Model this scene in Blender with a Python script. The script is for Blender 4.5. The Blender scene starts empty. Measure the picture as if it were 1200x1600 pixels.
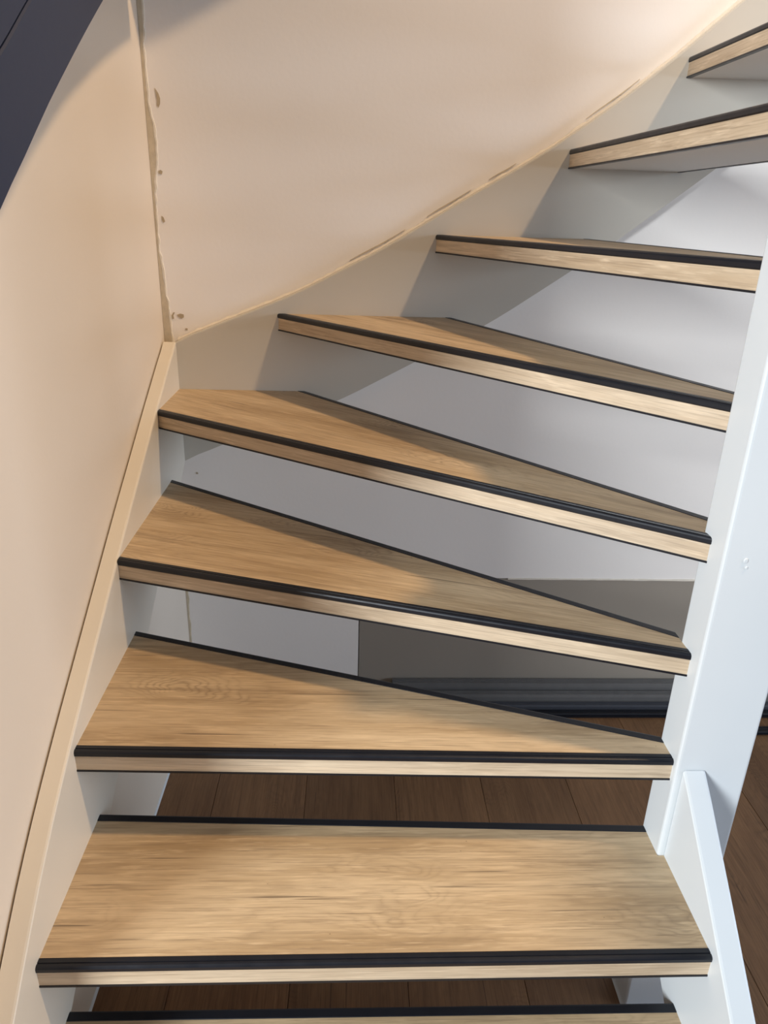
import bpy, bmesh, math, random
from mathutils import Vector, Matrix
random.seed(7)
S = bpy.context.scene
C = S.collection

# ------------------------------------------------------------------ camera
F_PX = 1149.53
PITCH, ROLL, YAW = 0.387352, 0.0303237, 0.0476588
cam_data = bpy.data.cameras.new('camera')
cam = bpy.data.objects.new('camera', cam_data); C.objects.link(cam)
fw = Vector((math.sin(YAW)*math.cos(PITCH), math.cos(YAW)*math.cos(PITCH), -math.sin(PITCH)))
rt = fw.cross(Vector((0, 0, 1))).normalized()
up = rt.cross(fw)
rt2 = rt*math.cos(ROLL) + up*math.sin(ROLL)
up2 = -rt*math.sin(ROLL) + up*math.cos(ROLL)
m = Matrix((rt2, up2, -fw)).transposed().to_4x4()
m.translation = Vector((0.431467, 0.0, 1.362377))
cam.matrix_world = m
cam_data.sensor_fit = 'HORIZONTAL'; cam_data.sensor_width = 36.0
cam_data.lens = F_PX*36.0/1200.0
cam_data.clip_start = 0.02
S.camera = cam

# ------------------------------------------------------------------ light
world = bpy.data.worlds.new('world'); S.world = world; world.use_nodes = True
bg = world.node_tree.nodes['Background']
bg.inputs[0].default_value = (0.78, 0.86, 1.0, 1); bg.inputs[1].default_value = 0.24

def lamp(name, kind, loc, energy, color, target=None, **kw):
    d = bpy.data.lights.new(name, kind); d.energy = energy; d.color = color
    for k, v in kw.items(): setattr(d, k, v)
    o = bpy.data.objects.new(name, d); C.objects.link(o); o.location = loc
    if target is not None:
        o.rotation_euler = (Vector(target)-Vector(loc)).to_track_quat('-Z', 'Y').to_euler()
    return o
# warm ceiling lamp at the top of the stairwell
lamp('stairwell_ceiling_lamp', 'POINT', (3.07, 0.27, 5.6), 800, (1.0, 0.70, 0.41), shadow_soft_size=0.13)
# daylight from a window across the room, past the near end of the left wall
lamp('window_daylight', 'AREA', (-2.86, -2.45, 2.30), 368, (0.89, 0.95, 1.0), target=(0.5, 1.2, 0.8),
     shape='RECTANGLE', size=1.15, size_y=1.6)
# softer daylight from the glazed side of the room on the right
lamp('side_window_daylight', 'AREA', (7.0, -0.8, 1.7), 235, (0.70, 0.82, 1.0), target=(0.6, 1.6, 0.8),
     shape='RECTANGLE', size=2.6, size_y=1.8)
S.view_settings.view_transform = 'Standard'; S.view_settings.look = 'None'
S.view_settings.gamma = 1.0; S.view_settings.use_curve_mapping = False
S.view_settings.exposure = 0.0

# ------------------------------------------------------------------ materials
def srgb(r, g, b):
    f = lambda c: (c/255/12.92) if c/255 <= 0.04045 else ((c/255+0.055)/1.055)**2.4
    return (f(r), f(g), f(b), 1.0)
class NT:
    def __init__(s, name):
        s.m = bpy.data.materials.new(name); s.m.use_nodes = True
        s.t = s.m.node_tree; s.b = s.t.nodes['Principled BSDF']
    def n(s, typ, **kw):
        o = s.t.nodes.new(typ)
        for k, v in kw.items(): setattr(o, k, v)
        return o
    def l(s, a, b): s.t.links.new(a, b)
    def math(s, op, a, b=None, clamp=False):
        o = s.n('ShaderNodeMath', operation=op, use_clamp=clamp)
        for i, v in enumerate((a, b)):
            if v is None: continue
            if isinstance(v, (int, float)): o.inputs[i].default_value = v
            else: s.l(v, o.inputs[i])
        return o.outputs[0]
    def mix(s, fac, a, b, blend='MIX'):
        o = s.n('ShaderNodeMix', data_type='RGBA', blend_type=blend)
        for i, v in ((0, fac), (6, a), (7, b)):
            if isinstance(v, (int, float)): o.inputs[i].default_value = v
            elif isinstance(v, tuple): o.inputs[i].default_value = v
            else: s.l(v, o.inputs[i])
        return o.outputs[2]
    def noise(s, vec, scale, detail=3, rough=0.5, dist=0.0):
        o = s.n('ShaderNodeTexNoise'); s.l(vec, o.inputs['Vector'])
        o.inputs['Scale'].default_value = scale; o.inputs['Detail'].default_value = detail
        o.inputs['Roughness'].default_value = rough; o.inputs['Distortion'].default_value = dist
        return o.outputs['Fac']
    def remap(s, v, a, b, c=0.0, d=1.0):
        o = s.n('ShaderNodeMapRange'); s.l(v, o.inputs[0])
        for i, x in enumerate((a, b, c, d)): o.inputs[i+1].default_value = x
        return o.outputs[0]
    def mapping(s, vec, scale, loc=(0, 0, 0)):
        o = s.n('ShaderNodeMapping'); s.l(vec, o.inputs[0])
        o.inputs['Scale'].default_value = scale; o.inputs['Location'].default_value = loc
        return o.outputs[0]

def paint(name, col, rough=0.5, var=0.04, vscale=3.0, bump=0.05, bscale=180.0, col2=None):
    N = NT(name)
    g = N.n('ShaderNodeNewGeometry').outputs['Position']
    big = N.noise(g, vscale, 2)
    a = tuple(c*(1-var) for c in col[:3])+(1,)
    b = col2 if col2 else tuple(min(1, c*(1+var)) for c in col[:3])+(1,)
    N.l(N.mix(N.remap(big, 0.3, 0.7), a, b), N.b.inputs['Base Color'])
    N.b.inputs['Roughness'].default_value = rough
    fine = N.noise(g, bscale, 2)
    bp = N.n('ShaderNodeBump'); bp.inputs['Strength'].default_value = bump; bp.inputs['Distance'].default_value = 0.002
    N.l(fine, bp.inputs['Height']); N.l(bp.outputs[0], N.b.inputs['Normal'])
    return N.m

def wood(name, light, mid, dark, rough=0.42, spec=0.5, plank=False, knots=True, rings=1.0):
    N = NT(name)
    tc = N.n('ShaderNodeTexCoord').outputs['Object']
    rnd = N.n('ShaderNodeObjectInfo').outputs['Random']
    off = N.n('ShaderNodeCombineXYZ')
    N.l(N.math('MULTIPLY', rnd, 37.0), off.inputs[0]); N.l(N.math('MULTIPLY', rnd, 11.3), off.inputs[1])
    N.l(N.math('MULTIPLY', rnd, 5.7), off.inputs[2])
    add = N.n('ShaderNodeVectorMath', operation='ADD'); N.l(tc, add.inputs[0]); N.l(off.outputs[0], add.inputs[1])
    p = add.outputs[0]
    # cathedral figure: across-the-grain distance, warped and swirled round sparse knots
    w = N.noise(N.mapping(p, (1.5, 5.5, 5.5)), 1.0, 3, 0.55)
    warp = N.n('ShaderNodeTexNoise'); N.l(N.mapping(p, (5.0, 14.0, 14.0)), warp.inputs['Vector']); warp.inputs['Scale'].default_value = 1.0
    wv = N.n('ShaderNodeVectorMath', operation='SCALE'); N.l(warp.outputs['Color'], wv.inputs[0]); wv.inputs['Scale'].default_value = 0.60
    vp = N.n('ShaderNodeVectorMath', operation='ADD'); N.l(N.mapping(p, (3.3, 6.2, 2.0)), vp.inputs[0]); N.l(wv.outputs[0], vp.inputs[1])
    vor = N.n('ShaderNodeTexVoronoi'); vor.feature = 'F1'
    N.l(vp.outputs[0], vor.inputs['Vector']); vor.inputs['Scale'].default_value = 1.0
    d = vor.outputs['Distance']
    bumpk = N.math('POWER', 2.718, N.math('MULTIPLY', N.math('MULTIPLY', d, d), -13.0))
    sep = N.n('ShaderNodeSeparateXYZ'); N.l(p, sep.inputs[0])
    wob = N.noise(N.mapping(p, (20.0, 90.0, 90.0)), 1.0, 3)
    field = N.math('ADD', N.math('MULTIPLY', sep.outputs[1], 40.0),
                   N.math('ADD', N.math('MULTIPLY', w, 12.0), N.math('MULTIPLY', bumpk, 8.0)))
    field = N.math('ADD', field, N.math('MULTIPLY', wob, 1.6))
    ring = N.math('ABSOLUTE', N.math('SINE', N.math('MULTIPLY', field, 3.14159)))
    ring = N.math('POWER', ring, 0.7)
    broad = N.noise(N.mapping(p, (1.8, 16.0, 16.0)), 1.0, 4, 0.6)
    patch = N.noise(N.mapping(p, (4.0, 9.0, 9.0)), 1.0, 2, 0.5)
    ringmask = N.math('MULTIPLY', N.remap(bumpk, 0.05, 0.6, 0.22, 0.75), N.remap(patch, 0.38, 0.62, 0.25*rings, rings))
    fib = N.noise(N.mapping(p, (9.0, 380.0, 380.0)), 1.0, 3, 0.6)
    fib2 = N.noise(N.mapping(p, (14.0, 170.0, 170.0)), 1.0, 3, 0.65)
    streak = N.noise(N.mapping(p, (2.2, 60.0, 60.0)), 1.0, 3, 0.6)
    col = N.mix(N.remap(broad, 0.34, 0.66), mid, light)
    col = N.mix(N.math('MULTIPLY', N.math('SUBTRACT', 1.0, ring), ringmask), col, dark)
    col = N.mix(N.remap(streak, 0.54, 0.76, 0.0, 0.42), col, dark)
    col = N.mix(N.remap(fib, 0.48, 0.70, 0.0, 0.42), col, dark)
    col = N.mix(N.remap(fib2, 0.54, 0.72, 0.0, 0.50), col, tuple(min(1, c*1.22) for c in light[:3])+(1,))
    crack = N.noise(N.mapping(p, (3.2, 150.0, 150.0), (3.1, 7.7, 1.2)), 1.0, 2, 0.5)
    col = N.mix(N.remap(crack, 0.685, 0.73, 0.0, 0.65*rings), col, tuple(c*0.6 for c in dark[:3])+(1,))
    if knots:
        core = N.math('MULTIPLY', N.remap(d, 0.02, 0.12, 1.0, 0.0), N.remap(patch, 0.4, 0.6, 0.15, 0.6))
        col = N.mix(core, col, tuple(c*0.45 for c in dark[:3])+(1,))
        v2 = N.n('ShaderNodeTexVoronoi'); N.l(N.mapping(p, (3.2, 3.4, 3.2)), v2.inputs['Vector'])
        pin = N.remap(v2.outputs['Distance'], 0.008, 0.018, 0.85, 0.0)
        col = N.mix(pin, col, tuple(c*0.2 for c in dark[:3])+(1,))
    if plank:
        hv = N.n('ShaderNodeHueSaturation'); N.l(col, hv.inputs['Color'])
        N.l(N.remap(rnd, 0, 1, 0.86, 1.12), hv.inputs['Value']); col = hv.outputs[0]
    N.l(col, N.b.inputs['Base Color'])
    N.l(N.remap(fib, 0.3, 0.7, rough-0.07, rough+0.10), N.b.inputs['Roughness'])
    N.b.inputs['Specular IOR Level'].default_value = spec
    bp = N.n('ShaderNodeBump'); bp.inputs['Strength'].default_value = 0.22; bp.inputs['Distance'].default_value = 0.0012
    N.l(N.math('ADD', N.math('MULTIPLY', fib, 0.7), N.math('MULTIPLY', fib2, 0.6)), bp.inputs['Height'])
    N.l(bp.outputs[0], N.b.inputs['Normal'])
    return N.m

def plain(name, col, rough=0.4, metal=0.0, spec=0.5):
    N = NT(name)
    g = N.n('ShaderNodeNewGeometry').outputs['Position']
    v = N.noise(g, 40.0, 3)
    N.l(N.mix(v, tuple(c*0.88 for c in col[:3])+(1,), tuple(min(1, c*1.12) for c in col[:3])+(1,)), N.b.inputs['Base Color'])
    N.l(N.remap(v, 0.3, 0.7, rough-0.04, rough+0.05), N.b.inputs['Roughness'])
    N.b.inputs['Metallic'].default_value = metal
    N.b.inputs['Specular IOR Level'].default_value = spec
    return N.m

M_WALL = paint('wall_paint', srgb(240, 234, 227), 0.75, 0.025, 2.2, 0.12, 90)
M_STRING_LIT = paint('stringer_paint_lit', srgb(212, 203, 187), 0.38, 0.015, 5, 0.04, 60)  # stringer paint lightened: lamp light on the left cap put into the colour
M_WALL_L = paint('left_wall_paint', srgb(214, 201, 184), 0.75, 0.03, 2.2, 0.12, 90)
M_STRING = paint('stringer_paint', srgb(196, 190, 178), 0.38, 0.015, 5, 0.04, 60)
M_POST = paint('post_paint', srgb(211, 216, 218), 0.35, 0.012, 6, 0.06, 45)
M_TAUPE = paint('taupe_board', srgb(150, 141, 129), 0.5, 0.02, 3, 0.05, 80)
M_CAULK = paint('old_filler', srgb(198, 184, 160), 0.6, 0.08, 60, 0.2, 300)
M_CHIP = paint('bare_patch', srgb(176, 160, 134), 0.7, 0.08, 60, 0.2, 300)
M_PALE = paint('pale_filler', srgb(224, 215, 200), 0.6, 0.05, 60, 0.2, 300)
M_NAVY = paint('navy_paint', srgb(18, 31, 56), 0.55, 0.04, 4, 0.05, 60)
M_OAK = wood('oak_board', srgb(200, 175, 139), srgb(165, 138, 101), srgb(104, 81, 55), 0.50, 1.0)
M_EDGE = wood('oak_edge_board', srgb(212, 192, 164), srgb(176, 153, 124), srgb(118, 96, 72), 0.46, 1.0, knots=False, rings=0.12)  # plainer oak, made paler and greyer to carry window sheen on the fronts
M_FLOOR = wood('floor_board', srgb(134, 99, 67), srgb(116, 83, 55), srgb(82, 58, 39), 0.5, 0.4, plank=True, knots=False)
M_BLACK = plain('black_profile_coating', (0.008, 0.009, 0.013, 1), 0.36, 0.0, 0.35)
M_DARK = plain('dark_grey_profile', (0.13, 0.126, 0.122, 1), 0.45)
M_DARK2 = plain('blue_black_profile', (0.05, 0.053, 0.064, 1), 0.4)
M_WHITE = paint('white_underside', srgb(214, 214, 212), 0.5, 0.01, 4, 0.03, 60)
M_JOINT = plain('floor_joint', (0.02, 0.015, 0.012, 1), 0.8)

# ------------------------------------------------------------------ helpers
def link(name, bm, mat, parent=None, bevel=0.0, smooth=False, seg=2):
    if bevel > 0:
        bmesh.ops.remove_doubles(bm, verts=bm.verts, dist=1e-6)
        es = [e for e in bm.edges if len(e.link_faces) == 2 and e.calc_face_angle(0) > 0.5]
        bmesh.ops.bevel(bm, geom=es, offset=bevel, segments=seg, affect='EDGES', profile=0.5)
    bmesh.ops.recalc_face_normals(bm, faces=bm.faces)
    me = bpy.data.meshes.new(name); bm.to_mesh(me); bm.free()
    me.materials.append(mat)
    if smooth:
        for f in me.polygons: f.use_smooth = True
    o = bpy.data.objects.new(name, me); C.objects.link(o)
    if parent: o.parent = parent
    return o
def tag(o, label, cat, group=None):
    o['label'] = label; o['category'] = cat
    if group: o['group'] = group
    return o
def struct(o):
    o['kind'] = 'structure'; return o
def empty(name, loc, rz=0.0):
    o = bpy.data.objects.new(name, None); C.objects.link(o)
    o.location = loc; o.rotation_euler = (0, 0, rz); o.empty_display_size = 0.05
    return o
def box(bm, x0, x1, y0, y1, z0, z1):
    v = [bm.verts.new((x, y, z)) for z in (z0, z1) for x, y in ((x0, y0), (x1, y0), (x1, y1), (x0, y1))]
    for f in ((0, 1, 2, 3), (4, 5, 6, 7), (0, 1, 5, 4), (1, 2, 6, 5), (2, 3, 7, 6), (3, 0, 4, 7)):
        bm.faces.new([v[i] for i in f])
def loft(bm, rings):
    """closed rings of equal length joined in a row, both ends capped"""
    R = [[bm.verts.new(p) for p in r] for r in rings]
    n = len(R[0])
    for a, b in zip(R, R[1:]):
        for i in range(n):
            bm.faces.new((a[i], a[(i+1) % n], b[(i+1) % n], b[i]))
    bm.faces.new(R[0]); bm.faces.new(R[-1])
def prism(bm, pts, lift):
    """pts: closed outline of 3D points, lift: vector of the extrusion"""
    lift = Vector(lift)
    loft(bm, [[Vector(p) for p in pts], [Vector(p)+lift for p in pts]])

RISE = 0.188
ZT = lambda k: (k+1)*RISE
BY = 1.828          # face of the back stringer
WY = 1.858          # face of the back wall
WX = -0.034         # face of the left wall
RX = 0.962          # inner face of the right stringer
PX0, PX1, PY0, PY1 = 0.951, 1.068, 0.907, 0.976   # newel post

# ------------------------------------------------------------------ setting
# floor: slab with planks laid in it
bm = bmesh.new(); box(bm, -3.2, 4.2, -3.2, 3.2, -0.12, -0.008)
floor = struct(link('floor', bm, M_JOINT))
PW, PL = 0.225, 1.30
plank_meshes = {}
def floor_plank(x0, x1, y0, y1):
    key = (round(x1-x0, 3), round(y1-y0, 3))
    if key not in plank_meshes:
        b = bmesh.new(); L, W = key[1], key[0]
        box(b, 0, L, 0, W, -0.008, 0.0)
        o = link('plank', b, M_FLOOR, floor, bevel=0.0008, seg=1); plank_meshes[key] = o.data
    else:
        o = bpy.data.objects.new('plank', plank_meshes[key]); C.objects.link(o); o.parent = floor
    o.location = (x1, y0, 0); o.rotation_euler = (0, 0, math.pi/2)
for i in range(-6, 18):
    xa = 0.10 + i*PW
    y = -1.4 + (i*0.47 % 1.0)*PL - PL
    while y < 1.858:
        a, b_ = max(y, -1.3), min(y+PL, 1.856)
        if b_-a > 0.05: floor_plank(xa+0.0006, xa+PW-0.0006, a+0.0006, b_-0.0006)
        y += PL
# walls
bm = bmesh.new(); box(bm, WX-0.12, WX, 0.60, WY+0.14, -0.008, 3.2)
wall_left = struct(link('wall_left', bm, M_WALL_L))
bm = bmesh.new()
box(bm, WX, 0.456, WY, WY+0.14, -0.008, 3.2)
box(bm, 0.456, 3.2, WY, WY+0.14, 0.404, 3.2)
box(bm, 0.456, 3.2, WY+0.02, WY+0.14, -0.008, 0.404)
wall_back = struct(link('wall_back', bm, M_WALL))
bm = bmesh.new(); box(bm, 0.4585, 3.2, WY+0.002, WY+0.022, 0.0, 0.4015)
link('lower_panel', bm, M_TAUPE, wall_back, bevel=0.001)['label'] = 'taupe lower panel under the white wall'
# pale edge bead above the taupe panel
bm = bmesh.new()
rings = []
for i in range(60):
    x = 0.88+i*0.03; t = 0.0018+0.0014*random.random()
    rings.append([(x, WY-0.002, 0.403-t), (x, WY-0.002, 0.403+t), (x, WY+0.003, 0.403+t), (x, WY+0.003, 0.403-t)])
loft(bm, rings); link('filler_bead', bm, M_PALE, wall_back)

# unseen slab added to block the lamp off the right stringer; stairwell stays open
bm = bmesh.new(); box(bm, 1.86, 4.2, -3.2, 0.92, 2.55, 2.80)
struct(link('lamp_blocking_slab', bm, M_WALL))

# ragged filler along the corner of the two walls
rng = random.Random(3)
def strip(name, pts, mat, parent):
    """pts: (z, x_from, x_to) on the back wall, a raised ragged band"""
    b = bmesh.new()
    loft(b, [[(x0, WY+0.002, z), (x0, WY-0.0025, z), (x1-0.0015, WY-0.0025, z), (x1, WY+0.002, z)] for z, x0, x1 in pts])
    return link(name, b, mat, parent)
wid = [(1.045, .020), (1.10, .017), (1.13, .018), (1.16, .013), (1.20, .010), (1.235, .008), (1.26, .005), (1.31, .005), (1.36, .006),
       (1.41, .008), (1.45, .015), (1.49, .017), (1.53, .014), (1.57, .008), (1.60, .007), (1.65, .008), (1.68, .007), (1.70, .010), (1.80, .012), (1.95, .010)]
pts = []
for (za, wa), (zb, wb) in zip(wid, wid[1:]):
    n = max(2, int((zb-za)/0.012))
    for i in range(n):
        t = i/n; pts.append((za+(zb-za)*t, WX+0.0005, WX+wa+(wb-wa)*t+rng.uniform(-.0012, .0012)))
strip('corner_filler', pts, M_CAULK, wall_back)
pts2 = [(z+0.001, x1-0.001, x1+0.0035+rng.uniform(-.001, .002)) for z, x0, x1 in pts]
strip('filler_edge', pts2, M_PALE, wall_back)
def chip(x, z, outline, mat=M_CHIP, t=0.0012):
    b = bmesh.new(); prism(b, [(x+px, WY-t, z+pz) for px, pz in outline], (0, t+0.001, 0))
    return link('paint_chip', b, mat, wall_back)
chip(-0.004, 1.575, [(-.006, .024), (.001, .014), (.004, .004), (.003, -.006), (-.001, -.014), (-.004, -.010), (-.003, 0), (-.004, .010)])
chip(-0.012, 1.431, [(-.004, -.003), (.003, -.004), (.005, .002), (.001, .005), (-.004, .003)])
chip(-0.014, 1.330, [(-.003, .009), (.001, .006), (.004, -.003), (.0, -.006), (-.003, .0)])
chip(0.000, 1.111, [(-.011, -.006), (-.012, .003), (-.007, .011), (-.004, .010), (-.008, .003), (-.007, -.004)])
chip(0.009, 1.112, [(-.008, .004), (.0, .007), (.008, .005), (.008, -.002), (.002, -.005), (-.006, .0)])
chip(0.021, 1.082, [(-.003, -.002), (.003, -.002), (.003, .002), (-.002, .002)])
chip(0.022, 0.708, [(-.003, -.002), (.003, -.002), (.002, .002), (-.002, .003)])
# old brown filler in the corner low down, and white bead where the left wall meets the floor
strip('corner_filler', [(z, WX+0.0005, WX+0.008+rng.uniform(-.002, .003)) for z in [0.01+0.02*i for i in range(34)]], M_CAULK, wall_back)
bm = bmesh.new(); prism(bm, [(WX, 0.60, 0.0), (WX+0.004, 0.60, 0.0), (WX+0.0035, 0.60, 0.002), (WX+0.0015, 0.60, 0.0045), (WX, 0.60, 0.005)], (0, WY-0.60, 0))
struct(link('baseboard_left', bm, M_POST))

# ------------------------------------------------------------------ stringers
def interp(tab, x):
    for (a, fa), (b, fb) in zip(tab, tab[1:]):
        if x <= b: return fa+(fb-fa)*(x-a)/(b-a)
    (a, fa), (b, fb) = tab[-2:]
    return fb+(fb-fa)*(x-b)/(b-a)
def smooth_line(tab, n):
    a, b = tab[0][0], tab[-1][0]; out = []
    for i in range(n+1):
        x = a+(b-a)*i/n; h = 0.05
        out.append((x, sum(interp(tab, min(max(x+d, a), b)) for d in (-h, -h/2, 0, h/2, h))/5))
    return out
L_TOP = [(0.42, 0.20), (0.55, 0.288), (0.674, 0.390), (0.726, 0.437), (0.817, 0.506), (0.943, 0.584), (1.326, 0.796), (1.60, 0.940), (1.766, 1.024), (BY, 1.055)]
top = smooth_line(L_TOP, 40); top[-1] = (BY, 1.055)
bot = [(y, max(0.0, z-0.305)) for y, z in top]
bot[-1] = (BY, 0.752)
stl = empty('wall_stringer', (0, 0.42, 0))
tag(stl, 'cream painted stair stringer along the left wall with a flat top edge', 'stringer', 'stair stringers')
def to_local(o, bm_):
    for v in bm_.verts: v.co -= Vector(o.location)
bm = bmesh.new()
loft(bm, [[(-0.030, y, zb), (0.0, y, zb), (0.0, y, zt_-0.0035), (-0.0012, y, zt_-0.001), (-0.004, y, zt_), (-0.030, y, zt_)] for (y, zt_), (_, zb) in zip(top, bot)])
to_local(stl, bm); link('stringer_board', bm, M_STRING_LIT, stl)
bm = bmesh.new()   # wedge of filler at the foot of the gap, broken in places
for a, b_ in ((0.62, 0.90), (0.905, 0.99), (1.0, 1.19), (1.20, 1.70), (1.73, 1.80)):
    ys = [a+(b_-a)*i/14 for i in range(15)]
    loft(bm, [[(WX, y, interp(L_TOP, y)-0.030), (-0.0302, y, interp(L_TOP, y)-0.030), (-0.0302, y, interp(L_TOP, y)-0.022), (WX, y, interp(L_TOP, y)-0.021)] for y in ys])
to_local(stl, bm); link('gap_filler', bm, M_CAULK, stl)

B_TOP = [(0.0, 1.055), (0.04, 1.075), (0.289, 1.174), (0.5, 1.283), (0.681, 1.393), (0.855, 1.494), (1.002, 1.594), (1.14, 1.703), (1.25, 1.800), (1.45, 1.965), (1.70, 2.16)]
B_BOT = [(0.0, 0.752), (0.094, 0.796), (0.389, 0.914), (0.571, 1.012), (0.763, 1.117), (0.945, 1.241), (1.058, 1.321), (1.238, 1.461), (1.45, 1.63), (1.70, 1.83)]
topb = smooth_line(B_TOP, 50); botb = smooth_line(B_BOT, 50)
topb[0] = (0.0, 1.055); botb[0] = (0.0, 0.752)
stb = empty('wall_stringer', (0, BY, 0.75))
tag(stb, 'cream painted stringer rising along the back wall behind the winder treads', 'stringer', 'stair stringers')
bm = bmesh.new()
xs0 = [(-0.030, topb[0][1]-0.014, botb[0][1]-0.01)]+[(x, z, zb) for (x, z), (_, zb) in zip(topb, botb)]
loft(bm, [[(x, BY, zb), (x, WY-0.001, zb), (x, WY-0.001, z), (x, BY+0.004, z), (x, BY+0.001, z-0.001), (x, BY, z-0.004)] for x, z, zb in xs0])
to_local(stb, bm); link('stringer_board', bm, M_STRING, stb)
bm = bmesh.new()   # yellowed filler bead on top of the stringer
rings = []
for i in range(120):
    x = 0.0+1.45*i/119; z = interp(topb, x); w = 0.0022+0.0014*rng.random()
    rings.append([(x, BY+0.018, z-0.001), (x, WY-0.012, z+w*0.7), (x, WY-0.001, z+w*2.2), (x, WY-0.0005, z-0.001)])
loft(bm, rings); to_local(stb, bm); link('filler_bead', bm, M_PALE, stb)
for a, b_ in ((0.42, 0.55), (0.60, 0.70), (0.74, 0.80), (0.95, 1.06)):   # loose paint edges above it
    rr = []
    for i in range(9):
        x = a+(b_-a)*i/8; z = interp(topb, x)+0.011+0.0006*math.sin(i*0.9); w = 0.0005+0.0009*math.sin(math.pi*i/8)
        rr.append([(x, WY-0.0018, z-w), (x, WY-0.0018, z+w), (x, WY+0.001, z+w), (x, WY+0.001, z-w)])
    bm = bmesh.new(); loft(bm, rr); to_local(stb, bm); link('paint_edge', bm, M_CAULK, stb)

# right (outer) stringer of the straight steps
R_TOP = [(0.40, 0.120), (0.652, 0.341), (0.754, 0.430), (0.895, 0.549), (0.9055, 0.556)]
top = [(0.40+0.5055*i/16, interp(R_TOP, 0.40+0.5055*i/16)) for i in range(17)]
sr = empty('outer_stringer', (RX, 0.40, 0))
tag(sr, 'white painted right stringer with a sloping capped top, ending against the newel post', 'stringer', 'stair stringers')
bm = bmesh.new()
def cap_ring(y, z):
    zb = max(0.0, z-0.32) if y < 0.88 else max(0.0, z-0.32)
    x0, x1 = RX, RX+0.036; r = 0.004
    return [(x0, y, zb), (x0, y, z-r), (x0+r*0.3, y, z-r*0.3), (x0+r, y, z), (x1-r, y, z), (x1-r*0.3, y, z-r*0.3), (x1, y, z-r), (x1, y, zb)]
loft(bm, [cap_ring(y, z) for y, z in top])
to_local(sr, bm); link('stringer_board', bm, M_POST, sr)

# newel post
np_ = empty('newel_post', ((PX0+PX1)/2, (PY0+PY1)/2, 0))
tag(np_, 'white painted square newel post at the inner turn of the stairs', 'post')
bm = bmesh.new(); box(bm, PX0, PX1, PY0, PY1, 0.0, 1.52); to_local(np_, bm)
link('post_shaft', bm, M_POST, np_, bevel=0.005, seg=3, smooth=False)
bm = bmesh.new(); prism(bm, [(PX0-.008, PY0-.008, 1.521), (PX1+.008, PY0-.008, 1.521), (PX1+.008, PY1+.008, 1.521), (PX0-.008, PY1+.008, 1.521)], (0, 0, 0.03))
to_local(np_, bm); link('post_cap', bm, M_POST, np_, bevel=0.006)
# dents on the post front
bm = bmesh.new()
for (x, z, r) in ((0.983, 0.925, .0035), (0.986, 0.914, .002)):
    loft(bm, [[(x+r*s*math.cos(a*math.pi/4), PY0-h, z+r*s*1.3*math.sin(a*math.pi/4)) for a in range(8)] for s, h in ((1, -0.0005), (0.8, 0.0012), (0.4, 0.0014))])
to_local(np_, bm); link('paint_drip', bm, M_POST, np_)
# inner stringer of the upper flight, leaving the back of the post
bm = bmesh.new()
prism(bm, [(PX1+.0005, 0.935, 1.17), (1.70, 0.935, 1.77), (1.70, 0.935, 2.11), (PX1+.0005, 0.935, 1.51)], (0, 0.038, 0))
su = link('inner_stringer', bm, M_POST, bevel=0.003)
tag(su, 'white inner stringer of the upper flight behind the newel post', 'stringer', 'stair stringers')

# ------------------------------------------------------------------ treads
NOSE = [(0.0016, -0.0105), (0.0, -0.0085), (0.0, -0.003), (0.0012, -0.0008), (0.003, 0.0004), (0.0062, 0.0008), (0.0066, -0.0004), (0.0078, -0.0004),
        (0.0082, 0.0008), (0.0150, 0.0008), (0.0158, 0.0), (0.0158, -0.0028), (0.0045, -0.0028), (0.0045, -0.0105)]
BACKP = [(0.0016, -0.0105), (0.0, -0.0085), (0.0, -0.002), (0.0015, 0.0), (0.004, 0.0008), (0.0155, 0.0008), (0.0163, 0.0), (0.0163, -0.0028), (0.0045, -0.0028), (0.0045, -0.0105)]
def cross(P, d, ax):
    """where the plan line P + t d meets the axis-aligned line ax = ('x', v) or ('y', v)"""
    i = 0 if ax[0] == 'x' else 1
    t = (ax[1]-P[i])/d[i]
    return Vector((P[0]+d[0]*t, P[1]+d[1]*t))
class Tread:
    def __init__(s, k, A, B, D, E, nl, nr, bl, br, lx=(), rx=()):
        s.z = ZT(k); s.A, s.B, s.D, s.E = map(Vector, (A, B, D, E))   # nose left/right, back left/right
        s.nl, s.nr, s.bl, s.br, s.lx, s.rx = nl, nr, bl, br, lx, rx
        s.nd = (s.B-s.A).normalized(); s.nn = Vector((-s.nd.y, s.nd.x))
        s.bd = (s.E-s.D).normalized(); s.bn = Vector((s.bd.y, -s.bd.x))
    def nose(s, o): P = s.A+s.nn*o; return cross(P, s.nd, s.nl), cross(P, s.nd, s.nr)
    def back(s, o): P = s.D+s.bn*o; return cross(P, s.bd, s.bl), cross(P, s.bd, s.br)
    def poly(s, of, ob):
        a, b = s.nose(of); d, e = s.back(ob)
        return [a, b]+[Vector(p) for p in s.rx]+[e, d]+[Vector(p) for p in s.lx]
def sweep(fn, section):
    """a section (offset, height) run along an edge, both ends cut to what it meets"""
    L, R = [], []
    for o, h in section:
        a, b = fn(o); L.append((a.x, a.y, h)); R.append((b.x, b.y, h))
    b = bmesh.new()
    N_ = 6
    loft(b, [[tuple(Vector(p).lerp(Vector(q), i/N_)) for p, q in zip(L, R)] for i in range(N_+1)])
    return b
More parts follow.
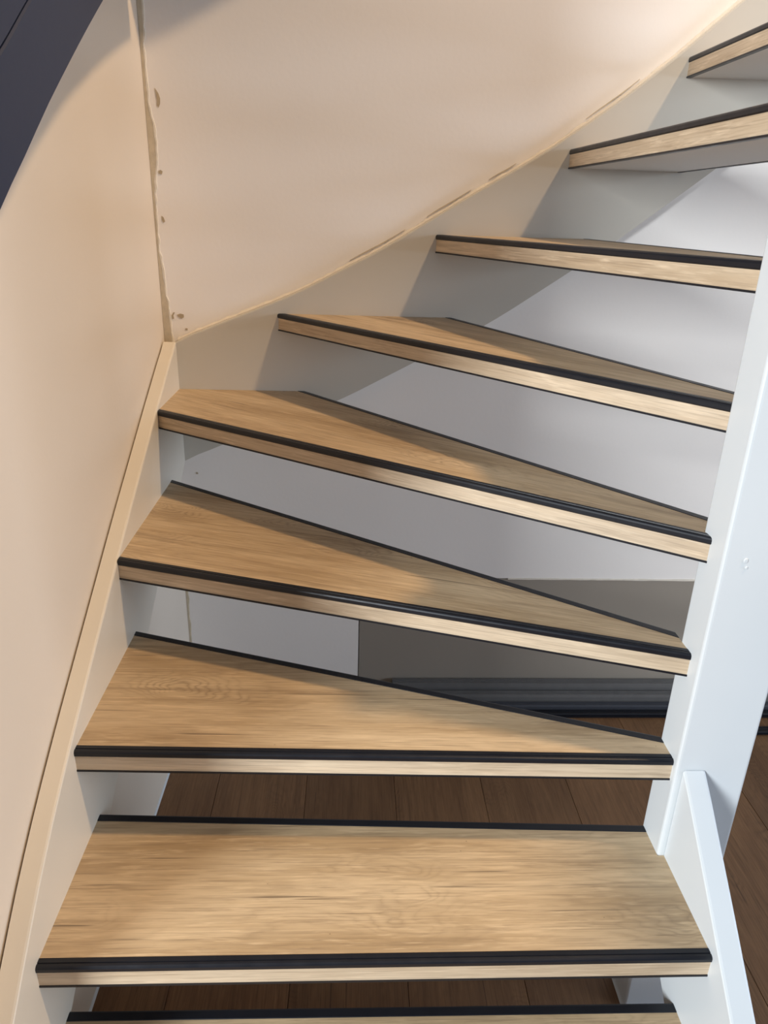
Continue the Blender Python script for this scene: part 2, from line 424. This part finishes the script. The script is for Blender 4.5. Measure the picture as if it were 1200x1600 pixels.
def make_tread(T, label, group='oak-look stair treads with black edges'):
    a, b = T.nose(0)
    ang = math.atan2(T.nd.y, T.nd.x)
    root = empty('stair_tread', (a.x, a.y, T.z), ang)
    tag(root, label, 'stair tread', group)
    R = Matrix.Rotation(-ang, 4, 'Z') @ Matrix.Translation((-a.x, -a.y, 0))
    def put(name, bm_, mat, lab=None, bevel=0.0):
        bmesh.ops.transform(bm_, matrix=R, verts=bm_.verts)
        o = link(name, bm_, mat, root, bevel=bevel)
        if lab: o['label'] = lab
        return o
    q = bmesh.new(); prism(q, [(p.x, p.y, -0.0028) for p in T.poly(0.0160, 0.0165)], (0, 0, 0.0028)); put('tread_board', q, M_OAK, 'oak-look tread surface')
    put('front_board', sweep(T.nose, [(0.002, -0.0106), (0.002, -0.0368), (0.0058, -0.0368), (0.0058, -0.0106)]), M_EDGE, 'oak-look front edge')
    put('back_board', sweep(T.back, [(0.002, -0.0106), (0.002, -0.0368), (0.0058, -0.0368), (0.0058, -0.0106)]), M_EDGE)
    put('nosing_profile', sweep(T.nose, NOSE), M_BLACK, 'black nosing profile')
    put('rear_profile', sweep(T.back, BACKP), M_BLACK, 'black rear edge profile')
    put('lower_edge_strip', sweep(T.nose, [(0.0008, -0.0369), (0.0008, -0.0400), (0.0100, -0.0400), (0.0100, -0.0369)]), M_BLACK, 'thin black lower edge strip')
    put('lower_edge_strip', sweep(T.back, [(0.0008, -0.0369), (0.0008, -0.0400), (0.0100, -0.0400), (0.0100, -0.0369)]), M_BLACK, 'thin black lower edge strip')
    q = bmesh.new(); prism(q, [(p.x, p.y, -0.0388) for p in T.poly(0.0060, 0.0060)], (0, 0, 0.0358)); put('underside_board', q, M_WHITE, 'white underside')
    return root
X0, YB, XR, XP, YR = ('x', 0.0), ('y', BY), ('x', RX), ('x', PX0), ('y', PY1+0.001)
TREADS = [
    (Tread(0, (0, .507), (RX, .507), (0, .789), (RX, .786), X0, XR, X0, XR), 'oak-look tread at the bottom, only its black rear edge and a sliver of wood showing'),
    (Tread(1, (0, .722), (RX, .723), (0, 1.006), (PX0, .973), X0, XR, X0, XP, (), ((RX, PY0-.0005), (PX0, PY0-.0005))), 'wide straight oak-look tread beside the right stringer, lowest one fully in view'),
    (Tread(2, (0, .943), (PX0, .919), (0, 1.303), (PX0, .979), X0, XP, X0, XP), 'oak-look tread ending at the post above the straight tread, slightly tapered'),
    (Tread(3, (0, 1.241), (PX0, .935), (0, 1.684), (PX0, 1.003), X0, XP, X0, XP), 'tapered oak-look winder tread above the taupe panel gap, third below the wall corner'),
    (Tread(4, (0, 1.606), (PX0, .948), (.314, BY), (.978, 1.035), X0, XP, YB, ('x', 1.0), ((0.0, BY),), ((PX0, PY1+.001), (1.0, PY1+.001))), 'oak-look winder tread filling the corner where the two wall stringers meet'),
    (Tread(5, (.247, BY), (.957, .979), (.671, BY), (.998, 1.075), YB, YR, YB, YR), 'oak-look winder tread with narrow triangular top, first one starting on the back stringer'),
    (Tread(6, (.620, BY), (.963, .985), (.985, BY), (1.055, .985), YB, YR, YB, YR), 'oak-look tread near eye level, its top seen almost edge-on'),
    (Tread(7, (.913, BY), (.953, 1.0), (1.178, BY), (1.168, 1.0), YB, YR, YB, YR), 'oak-look tread above eye level with its white underside and black rear edge visible'),
    (Tread(8, (1.152, BY), (1.158, 1.0), (1.42, BY), (1.42, 1.0), YB, YR, YB, YR), 'topmost oak-look tread in the upper right corner, cut off by the frame'),
]
for T, lab in TREADS: make_tread(T, lab)
for i in range(5):    # the flight goes on above the frame; unseen treads added to block the lamp
    x = 1.375+0.225*i
    make_tread(Tread(9+i, (x, BY), (x, 1.0), (x+0.28, BY), (x+0.28, 1.0), YB, YR, YB, YR), 'unseen oak-look tread of the upper flight, above the topmost one in the corner', 'oak-look treads of the upper flight')

# ------------------------------------------------------------------ dark profiles on the floor behind the stairs
def profile_strip(label, x0, x1, y, depth, h, rz, tilt=0.0, mat=M_DARK, z0=0.0005, grooves=3):
    r = empty('floor_profile', (x0, y, z0), rz)
    tag(r, label, 'floor profile', 'dark profiles lying along the back wall')
    sec = [(0.0, 0.0), (0.0, h*0.80), (0.002, h)]
    for g in range(grooves):
        a = 0.004+(depth-0.008)*(g+0.5)/grooves
        sec += [(a-0.0015, h), (a-0.0008, h-0.002), (a+0.0008, h-0.002), (a+0.0015, h)]
    sec += [(depth-0.002, h), (depth, h-0.002), (depth, 0.0)]
    b = bmesh.new(); n = 8
    loft(b, [[(i*(x1-x0)/n, d, zz) for d, zz in sec] for i in range(n+1)])
    link('profile_body', b, mat, r)
    b = bmesh.new()   # raised lip along the front
    prism(b, [(0, -0.003, h*0.30), (0, -0.0002, h*0.30), (0, -0.0002, h*0.55), (0, -0.003, h*0.55)], (x1-x0, 0, 0))
    link('front_lip', b, mat, r)
    return r
profile_strip('tallest dark grey profile strip lying against the taupe panel', 0.56, 2.9, 1.828, 0.028, 0.066, 0.0)
profile_strip('dark grey ridged profile strip second from the taupe panel', 0.62, 2.8, 1.800, 0.023, 0.046, 0.0)
profile_strip('dark blue-grey ridged profile strip third from the taupe panel', 0.70, 2.7, 1.776, 0.020, 0.026, 0.0, mat=M_DARK2, grooves=2)
profile_strip('low black profile strip at the front of the row', 0.78, 2.7, 1.752, 0.022, 0.014, 0.0, mat=M_BLACK, grooves=1)
profile_strip('separate black profile strip on the brown floor right of the post', 1.50, 2.9, 1.672, 0.028, 0.010, 0.02, mat=M_BLACK, grooves=2)

# ------------------------------------------------------------------ navy boxed board on the left wall
EDGE = [(0.42, 1.140), (0.65, 1.287), (0.743, 1.350), (0.779, 1.375), (0.828, 1.407), (0.884, 1.446), (0.956, 1.492), (1.043, 1.546), (1.140, 1.604), (1.30, 1.688), (1.50, 1.772), (1.72, 1.850)]
D = 0.105
nv = empty('navy_board', (WX, 0.735, 1.2))
tag(nv, 'navy blue painted boxed board slanting up the left wall, top left corner', 'board')
def navy(name, lo, hi, x1):
    b = bmesh.new()
    ys = [0.735+(1.72-0.735)*i/24 for i in range(25)]
    rr = []
    for y in ys:
        z = interp(EDGE, y); a, c = z+lo, z+hi
        rr.append([(WX+.001, y, a), (x1-0.003, y, a), (x1, y, a+0.003), (x1, y, c-0.002), (x1-0.002, y, c), (WX+.001, y, c)])
    loft(b, rr); to_local(nv, b); return link(name, b, M_NAVY, nv)
navy('lower_board', 0.0, 0.1015, D)
navy('upper_board', 0.1030, 0.42, D)
b = bmesh.new()     # the board turns the corner and rises on along the back wall
xs = [WX+0.001+(0.9-WX)*i/12 for i in range(13)]
zl = lambda x: 1.925+0.50*(max(x, 0.1)-0.12)
loft(b, [[(x, 1.74, zl(x)), (x, WY-0.004, zl(x)), (x, WY-0.004, zl(x)+0.40), (x, 1.74, zl(x)+0.40)] for x in xs])
to_local(nv, b); link('corner_board', b, M_NAVY, nv)
